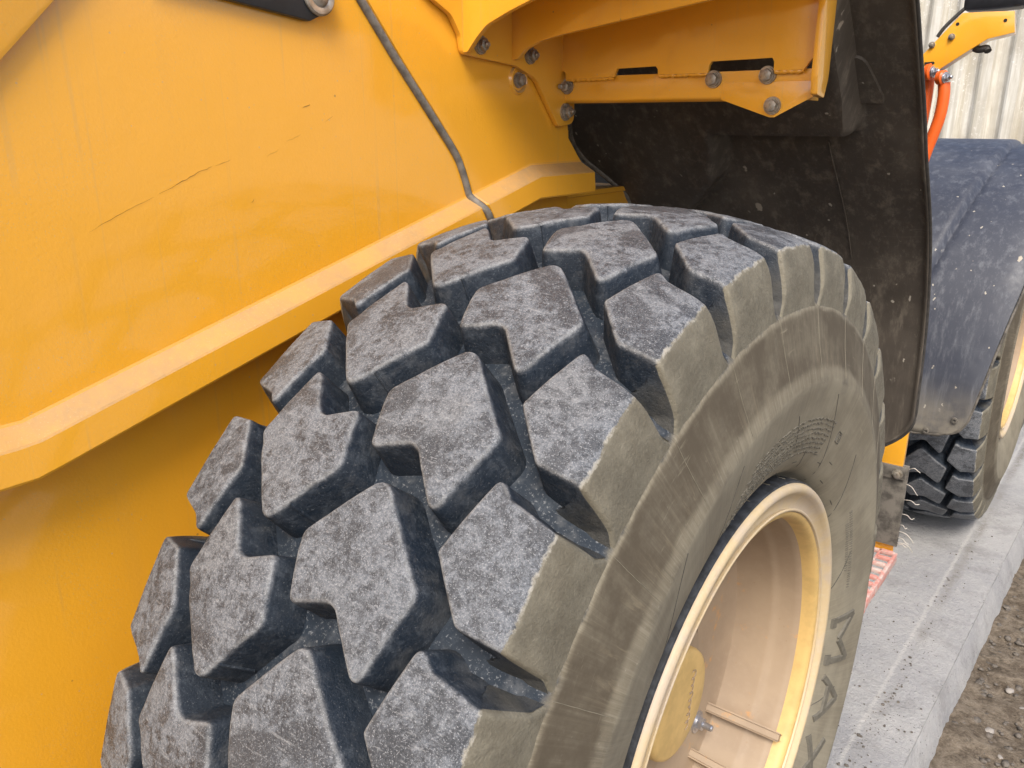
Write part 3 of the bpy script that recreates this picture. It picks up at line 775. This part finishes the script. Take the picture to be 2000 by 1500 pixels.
# scratches in the paint
def scratch(pts,w):
    bm=bmesh.new(); rows=[]
    for i,(y,z) in enumerate(pts):
        ww=w*(.25+.75*math.sin(math.pi*min(1,max(0,(i+.3)/len(pts)))))*rng.uniform(.6,1.2)
        rows.append((bm.verts.new((BX+.0006,y,z-ww*.28)),bm.verts.new((BX+.0006,y,z+ww*.28))))
    for a,b in zip(rows,rows[1:]): bm.faces.new((a[0],b[0],b[1],a[1]))
    o=link('scratch',fromb('scratch',bm),M['scratch'],PA)
def jit(pts,n=14):
    a=np.array(pts); t=np.linspace(0,len(a)-1,n)
    return [(float(np.interp(q,range(len(a)),a[:,0]))+rng.uniform(-.001,.001),float(np.interp(q,range(len(a)),a[:,1]))+rng.uniform(-.0007,.0007)) for q in t]
scratch(jit([(-.601,.795),(-.555,.815),(-.515,.829)],14),.0009)
scratch(jit([(-.508,.832),(-.48,.843),(-.453,.855),(-.43,.862)],16),.0013)
scratch(jit([(-.425,.863),(-.402,.869)],6),.0009)
scratch(jit([(-.278,.935),(-.264,.940)],5),.0016); scratch(jit([(-.376,.812),(-.371,.817)],4),.0015)
scratch(jit([(-.345,.872),(-.325,.880)],6),.0007); scratch(jit([(-.31,.89),(-.285,.90)],6),.0006); scratch(jit([(-.24,.915),(-.225,.925)],5),.0006)
# recessed bolt in panel B
rb=lathe('bolt_recess',[(.0,.0265),(.0048,.0240),(.0052,.0225),(.0010,.0180),(.0006,0)],PAINT,L,(BX,.2205,.989),40)
o=bolt('recess_bolt',(.0008,.0,.0),(1,0,0),.0105,M['steel'],None,1.35); o.parent=rb

# ---- mudguard support: mounting plate, gussets, cross plate -------------------------
MP=fillet([(-.16,1.40),(-.10,1.165),(-.02,1.103),(.028,1.082),(.050,1.052),(.056,1.024),(.198,1.0125),(.262,.992),(.338,.906),(.392,.912),(.392,1.40)],[.01,.06,.02,.03,.02,.012,.02,.05,.016,.02,.01],6)
mp=plate('mounting_plate',MP,0,BX+.0015,BX+.0125,PAINT,L,.002)
mp['label']='yellow mounting plate bolted to the body side'
def arm(name,y,pts):
    return plate(name,pts,1,y-.006,y+.006,PAINT,L,.0018)
X0=BX+.012
arm('support_arm',.060,fillet([(X0,1.40),(X0,1.026),(-.338,1.027),(-.318,1.048),(-.296,1.066),(-.25,1.083),(-.10,1.128),(.26,1.215),(.26,1.40)],[0,0,.006,.04,.05,.05,.02,.01,.01],4))
arm('support_arm',.193,fillet([(X0,1.40),(X0,1.021),(-.335,1.023),(-.318,1.038),(-.290,1.0495),(-.24,1.058),(-.09,1.0765),(.10,1.1000),(.27,1.125),(.27,1.40)],[0,0,.006,.03,.04,.05,.02,.01,.01,.01],4))
CP=[(-.395,1.40),(-.395,1.068),(-.372,1.050)]
CPn=[(-.372,1.0090),(-.345,1.0090),(-.3405,1.0040),(-.3405,.9935),(-.2315,.9955),(-.2290,1.0030),(-.2250,1.0095),(-.1450,1.0110),(-.1405,1.006),(-.1400,.9965),(-.0430,.9965),(-.0410,1.0090),(-.0370,1.0150),(.0700,1.0165),(.0735,1.0110),(.0740,.9965),(.1240,.9965),(.134,1.010),(.140,1.0165),(.142,1.40)]
cp=plate('cross_plate',CP+CPn,1,.3475,.3560,PAINT,L,.0012)
cp['label']='broad yellow cross plate with slotted welded lower edge'
bm=bmesh.new(); prof=fillet([(.358,.9990),(.3575,.9545),(.366,.9500),(.400,.9500),(.400,.9560),(.370,.9560),(.370,.9990)],[.001,.008,.004,0,0,.003,0],4)
rows=[]
for x in (-.372,-.1,.135): rows.append([bm.verts.new((x,a,b)) for a,b in prof])
for a,b in zip(rows,rows[1:]):
    for k in range(len(prof)): bm.faces.new((a[k],a[(k+1)%len(prof)],b[(k+1)%len(prof)],b[k]))
bm.faces.new(rows[0]); bm.faces.new(rows[-1][::-1])
cb=link('cross_bar',fromb('cross_bar',bm),PAINT,L,auto=35)
# weld beads between plate and bar
def weld(x0,x1,z,y=.3468,r=.0032):
    n=max(4,int((x1-x0)/.004)); pts=[]
    bm=bmesh.new(); prev=None
    for i in range(n+1):
        x=x0+(x1-x0)*i/n; rr=r*(1+.22*math.sin(i*2.1)+rng.uniform(-.15,.15)); zz=z+rng.uniform(-.0006,.0006)
        ring=[bm.verts.new((x,y+.006+rr*1.3*math.cos(a)*-1,zz+rr*math.sin(a)*1.2-.001)) for a in np.linspace(-1.9,1.9,8)]
        if prev:
            for k in range(7): bm.faces.new((prev[k],prev[k+1],ring[k+1],ring[k]))
        prev=ring
    return link('weld_bead',fromb('weld_bead',bm),PAINT,L,smooth=True)
weld(-.340,-.232,.9945); weld(-.139,-.044,.9962); weld(.075,.124,.9962)
bm=None
# triangular lug under the bar and end plate
plate('bolt_lug',fillet([(-.018,.9525),(-.018,.9800),(.142,.9800),(.142,.9560),(.079,.9235),(.070,.9235)],[0,0,0,.006,.010,.010]),1,.3562,.3574,PAINT,L,.0004)
ep=plate('end_plate',fillet([(.330,1.40),(.330,.985),(.336,.958),(.372,.953),(.384,.985),(.384,1.40)],[0,.02,.006,.006,.02,0]),0,.1425,.1540,PAINT,L,.0025)
weldz=[]
for (x,z,r,s) in ((-.342,.981,.0100,.012),(-.035,.9865,.0105,0),(.0615,.9905,.0105,0),(.0745,.9420,.0105,0)):
    bolt('bracket_bolt',(x,.3562,z),(0,-1,0),r,M['steel'],L,1.42,s)
for (y,z,r,s) in ((.358,.934,.0112,.006),(.240,1.032,.0105,.004),(.098,1.041,.0105,.004)):
    bolt('bracket_bolt',(BX+.0135,y,z),(1,0,0),r,M['steel'],L,1.5,s)
# deck carried by the arms, above the picture
box('fender_deck',(BX+.02,.04,1.40),(.27,1.0,1.412),PAINT,L,.003)

# ---- rear mudguard ----------------------------------------------------------------
FPROF=[(.366,1.235),(.43,1.178),(.51,1.107),(.594,1.017),(.665,.941),(.731,.857),(.800,.785),(.850,.730),(.892,.672),(.935,.595),(.973,.512),(.992,.45),(1.006,.383),(1.020,.28),(1.029,.182),(1.031,.120)]
def smooth_prof(pr,n):
    a=np.array(pr); d=np.r_[0,np.cumsum(np.hypot(*np.diff(a,axis=0).T))]; t=np.linspace(0,d[-1],n)
    y=np.interp(t,d,a[:,0]); z=np.interp(t,d,a[:,1])
    for _ in range(8):
        y[1:-1]=(y[:-2]+2*y[1:-1]+y[2:])/4; z[1:-1]=(z[:-2]+2*z[1:-1]+z[2:])/4
    return np.stack([y,z],1)
FS=smooth_prof(FPROF,110)
def rear_fender():
    nx=110; nr=len(FS); verts=[]; 
    def xr(z): return .242 if z>.24 else .242-.105*((.24-z)/.12)**2.2
    def xl(z): return float(np.interp(z,[.1,.40,.70,.737,.742,.760,.787,.818,.843,.873,.910,.945,.985,1.3],[-.46,-.46,-.475,-.475,-.455,-.439,-.447,-.474,-.497,-.526,-.530,-.516,-.495,-.49]))
    def lift(x,y,z):
        # moulded tub standing towards the wheel: left of a slanted edge, plus a ledge below the bracket
        def ss(a,b,t): t=max(0,min(1,(t-a)/(b-a))); return t*t*(3-2*t)
        xe=float(np.interp(z,[.60,.740,.822,.882,.923],[-.45,-.281,-.189,-.175,-.169]))
        tub=ss(xe+.022,xe-.006,x)
        led=ss(.902,.924,z)*ss(.135,.112,x)
        return .050*max(tub,led)
    t_=np.zeros((nr,nx+1))
    for j in range(nr):
        y,z=FS[j]; a=FS[min(j+1,nr-1)]-FS[max(j-1,0)]; a/=np.linalg.norm(a); nn=np.array([a[1],-a[0]]) # towards the wheel
        if nn@np.array([-y,-z])<0: nn=-nn
        l,r=xl(z),xr(z)
        for i in range(nx+1):
            u=i/nx; x=l+(r-l)*u; h=lift(x,y,z)
            lip=.010*max(0,(x-(r-.016))/.016)**2
            verts.append((x,y+nn[0]*(h+lip),z+nn[1]*(h+lip)))
    faces=[]
    for j in range(nr-1):
        for i in range(nx): k=j*(nx+1)+i; faces.append((k,k+nx+1,k+nx+2,k+1))
    o=link('mudguard',mesh('mudguard',verts,faces),M['fender'],L,auto=40)
    sm=o.modifiers.new('thickness','SOLIDIFY'); sm.thickness=.006; sm.offset=0
    o['label']='black scuffed plastic mudguard ahead of the rear tyre'
    # rubber bead round the left edge, pale worn bead on the right edge
    pts=[]
    for j in range(0,nr,3):
        y,z=FS[j]
        if z<.745 or z>1.04: continue
        a=FS[j+1]-FS[j-1]; a/=np.linalg.norm(a); nn=np.array([a[1],-a[0]]); nn=nn if nn@np.array([-y,-z])>0 else -nn
        pts.append((xl(z)+.002,y+nn[0]*.05,z+nn[1]*.05))
    pts+=[(-.452,.796,.711),(-.475,.799,.706),(-.51,.799,.707)]
    e=tube('edge_bead',pts,.0085,M['rubber'],o,8)
    pts=[(xr(z)+.001,y-.004,z-.004) for y,z in FS[::3]]+[(.10,1.031,.118),(-.1,1.031,.117)]
    tube('edge_bead',pts,.0045,M['blacktrim'],o,8)
    # faint inspection pad and step lines
    # raised rounded pad beside the end plate
    def fpt(x,z,h):
        y=float(np.interp(-z,[-q for q in FS[:,1]],FS[:,0])); a=np.array([-.75,-.66]); return (x,y+a[0]*h,z+a[1]*h)
    P_=fillet([(.060,1.034),(.150,1.034),(.176,.965),(.176,.952),(.070,.955)],[.01,.03,.01,.004,.01],4)
    bm=bmesh.new(); A=[bm.verts.new(fpt(x,z,.001)) for x,z in P_]; cx=sum(p[0] for p in P_)/len(P_); cz=sum(p[1] for p in P_)/len(P_)
    B=[bm.verts.new(fpt(x+(cx-x)*.05,z+(cz-z)*.05,.008)) for x,z in P_]
    for k in range(len(P_)): bm.faces.new((A[k],A[(k+1)%len(P_)],B[(k+1)%len(P_)],B[k]))
    bm.faces.new(B); bmesh.ops.triangulate(bm,faces=[f for f in bm.faces if len(f.verts)>4])
    link('moulded_pad',fromb('moulded_pad',bm),M['fender'],o,auto=30)
    # moulding line running down the right half
    pts=[]
    for y,z in FS:
        if .62<z<.885: pts.append((.062+.06*(.885-z),y-.005,z-.005))
    tube('moulding_line',pts,.0016,M['fender'],o,6)
rear_fender()

# ---- step strap, red step, frayed threads --------------------------------------------
sp=box('step_strap',(.02,1.330,-.275),(.192,1.342,-.020),M['flap'],L,.002); sp['label']='dusty rubber strap holding the step'
box('strap_bracket',(-.10,1.3275,-.030),(.176,1.3485,.130),PAINT,L,.003)
box('clamp_bar',(.02,1.3215,-.062),(.186,1.3295,-.022),M['flap'],L,.002)
bolt('strap_bolt',(.166,1.3215,-.045),(0,-1,0),.010,M['steel'],L,1.5)
def step():
    root_y=1.345
    Z=-.300; 
    # tread bar with a row of toothed holes: built as two rails and webs
    o=box('step_tread',(.186,1.02,Z-.030),(.196,1.345,Z),M['red'],L,.002); o['label']='worn red ladder step with toothed holes'
    box('step_rail',(.146,1.02,Z-.008),(.152,1.345,Z),M['red'],o,.001)
    for k in range(8):
        y=1.03+k*.043
        box('step_tooth',(.152,y,Z-.008),(.186,y+.013,Z+.003),M['red'],o,.0015)
    box('step_arm',(-.10,1.333,Z-.012),(.190,1.345,Z),M['red'],o,.002)
    box('step_arm',(-.10,1.205,Z-.012),(.148,1.217,Z),M['red'],o,.002)
    box('step_rail',(.02,1.217,Z-.010),(.027,1.333,Z),M['red'],o,.001)
    box('step_plate',(-.10,1.350,Z-.02),(.18,1.356,Z+.03),PAINT,o,.001)
    box('step_end',(.140,1.005,Z-.032),(.198,1.022,Z+.002),M['red'],o,.003)
step()
for k,z in enumerate((-.03,-.075,-.125,-.17,-.205,-.225,-.245,-.262,-.27)):
    L_=rng.uniform(.02,.055); a=rng.uniform(-.6,.5)
    tube('frayed_thread',[(.190,1.336,z),(.190+L_*.5,1.336-.01,z+.012*a+.006),(.190+L_*.8,1.33,z+.02*a-.004),(.190+L_,1.335,z+.02*a-.022*rng.random())],.0011,M['thread'],sp,5)
for k in range(4):
    tube('frayed_thread',[(.15,1.012,-.330),(.14-.01*k,1.0,-.35),(.15-.012*k,1.0,-.37-.01*k)],.0014,M['thread'],sp,5)

# ---- front mudguard ---------------------------------------------------------------------
def front_fender():
    cy=2.95; prof=[]
    for d in list(range(-30,100,5)):
        t=R_(d); r=.824+.086*max(0,d)/90.0; prof.append((cy-r*math.sin(t),r*math.cos(t)))
    prof=[p for p in prof]; yb,zb=prof[-1]
    prof+=[(yb+.002,zb-.04),(yb+.004,-.16)]
    PS=smooth_prof(prof,90); nx=70; verts=[]; nr=len(PS)
    def xr(z,y): 
        if y>2.6: return .318
        return float(np.interp(z,[-.16,-.13,-.09,-.03,.05,.20,.39,.6,.9],[.135,.200,.222,.236,.250,.275,.308,.318,.318]))
    for y,z in PS:
        r=xr(z,y); l=-.34
        k=float(np.interp(z,[-.2,.35,.42,.84,.9],[-.10,-.02,.012,.120,.125]))
        for i in range(nx+1):
            u=i/nx; x=l+(r-l)*u
            g=-.014*math.exp(-((x-k)/.012)**2)+.016*(1/(1+math.exp((x-k)/.006)))
            sag=.014*max(0,(x-.22)/.1)**2 if x>.22 else 0
            d=np.array([y-cy,z]); d/=np.linalg.norm(d)
            verts.append((x,y+d[0]*(g-sag),z+d[1]*(g-sag)))
    faces=[]
    for j in range(nr-1):
        for i in range(nx): q=j*(nx+1)+i; faces.append((q,q+1,q+nx+2,q+nx+1))
    o=link('mudguard',mesh('mudguard',verts,faces),M['ffender'],L,auto=35)
    sm=o.modifiers.new('thickness','SOLIDIFY'); sm.thickness=.007; sm.offset=0
    o['label']='blue-black dusty mudguard over the front tyre'
    e=tube('edge_bead',[(xr(z,y),y,z) for y,z in PS[::2]]+[(.06,PS[-1][0],-.163),(-.1,PS[-1][0],-.164)],.0045,M['flap'],o,8)
    lathe('grommet',[(0,.011),(.004,.010),(.004,.005),(0,.004)],M['flap'],None,(0,0,0),20).parent=o
    g=[c for c in o.children if c.name.startswith('grommet')][0]; g.rotation_euler=(0,0,R_(-90)); g.location=(.185,2.030,-.085)
    h=bpy.data.objects.new('grommet',g.data); COL.objects.link(h); h.parent=o; h.rotation_euler=g.rotation_euler; h.location=(.10,2.033,-.145)
    g.matrix_parent_inverse=h.matrix_parent_inverse=Matrix.Translation(-world_loc(o))
front_fender()

# ---- lamp bracket, grab tube --------------------------------------------------------------
br=[(-.05,1.075),(-.02,1.090),(.076,1.204),(.130,1.2035),(.204,1.2005),(.213,1.146),(.150,1.133),(.104,1.103),(.036,1.056),(-.010,1.068)]
lbk=plate('lamp_bracket',br,1,1.700,1.705,PAINT,L,.001)
lbk['label']='yellow folded lamp bracket'
def fold(a,b): # flange folded back along an edge
    d=Vector((b[0]-a[0],0,b[1]-a[1])); 
    v=[(a[0],1.705,a[1]),(b[0],1.705,b[1]),(b[0]-.004,1.76,b[1]-.002),(a[0]-.004,1.76,a[1]-.002)]
    o=link('bracket_flange',mesh('bracket_flange',v,[(0,1,2,3)]),PAINT,lbk); m=o.modifiers.new('t','SOLIDIFY'); m.thickness=.004
for a,b in ((br[4],br[5]),(br[5],br[6]),(br[6],br[7]),(br[7],br[8])): fold(a,b)
for x,z in ((.009,1.124),(.058,1.143)): bolt('bracket_bolt',(x,1.699,z),(0,-1,0),.006,M['steel'],lbk,1.5)
for x,z in ((.068,1.176),(.186,1.178)):
    o=lathe('bolt_hole',[(0,.0045),(.0008,.0045),(.0008,0)],M['dark'],None,(0,0,0),14); o.parent=lbk; o.matrix_parent_inverse=Matrix.Translation(-world_loc(lbk)); o.location=(x,1.6996,z); o.rotation_euler=(0,0,R_(-90))
plate('bracket_slot',fillet([(-.004,1.078),(.020,1.079),(.024,1.0745),(.018,1.070),(-.004,1.0705)],.002,3),1,1.6985,1.6995,M['dark'],lbk,0)
bm=bmesh.new(); bmesh.ops.create_cube(bm,size=1)
bmesh.ops.subdivide_edges(bm,edges=bm.edges,cuts=2,use_grid_fill=True)
for v in bm.verts: v.co=Vector((.175+v.co.x*.20,1.75+v.co.y*.11,1.262+v.co.z*.105-(.02*max(0,v.co.x)*-1)))
bev(bm,.012,2,50); hl=link('work_lamp',fromb('work_lamp',bm),M['glassblack'],L,auto=40); hl['label']='black work lamp housing on the yellow bracket'
tube('lamp_cable',[(.02,1.70,1.145),(.035,1.698,1.168),(.060,1.70,1.196),(.085,1.705,1.22),(.11,1.71,1.235)],.0052,M['blacktrim'],L,8)
tube('cable_clip',[(.115,1.725,1.113),(.128,1.725,1.108),(.146,1.725,1.110),(.152,1.72,1.102)],.010,M['blacktrim'],L,8)
tube('grab_tube',[(.056,1.70,1.020),(.060,1.70,.985),(.058,1.70,.93),(.048,1.70,.88),(.036,1.70,.83),(.026,1.70,.775),(.010,1.70,.66)],.0165,M['orange'],L,14)['label']='orange bent grab tube with bolted flattened top'
tube('grab_tube',[(.006,1.74,1.05),(.008,1.74,.99),(.006,1.74,.92),(.0,1.74,.80)],.014,M['orange'],L,12)
o=lathe('tube_eye',[(-.010,.006),(-.010,.019),(.006,.021),(.010,.017),(.010,.006)],M['orange'],L,(.050,1.692,1.034),28); o.rotation_euler=(0,0,R_(-25))
o=lathe('tube_eye',[(-.008,.006),(-.008,.022),(.004,.024),(.008,.018),(.008,.006)],M['orange'],L,(.012,1.705,1.052),28); o.rotation_euler=(0,0,R_(-15))
bolt('tube_bolt',(.058,1.688,1.034),(.9,-.4,.05),.0105,M['zinc'],L,1.55,.008)
bolt('tube_bolt',(.022,1.702,1.052),(.95,-.3,.05),.0105,M['zinc'],L,1.6,.003)
# bucket side standing on the pad ahead of the front tyre
plate('bucket_side',[(4.05,GZ+.012),(5.2,GZ+.012),(5.3,.1),(4.6,.35),(4.0,.1)],0,.19,.215,M['flap'],L,.004)
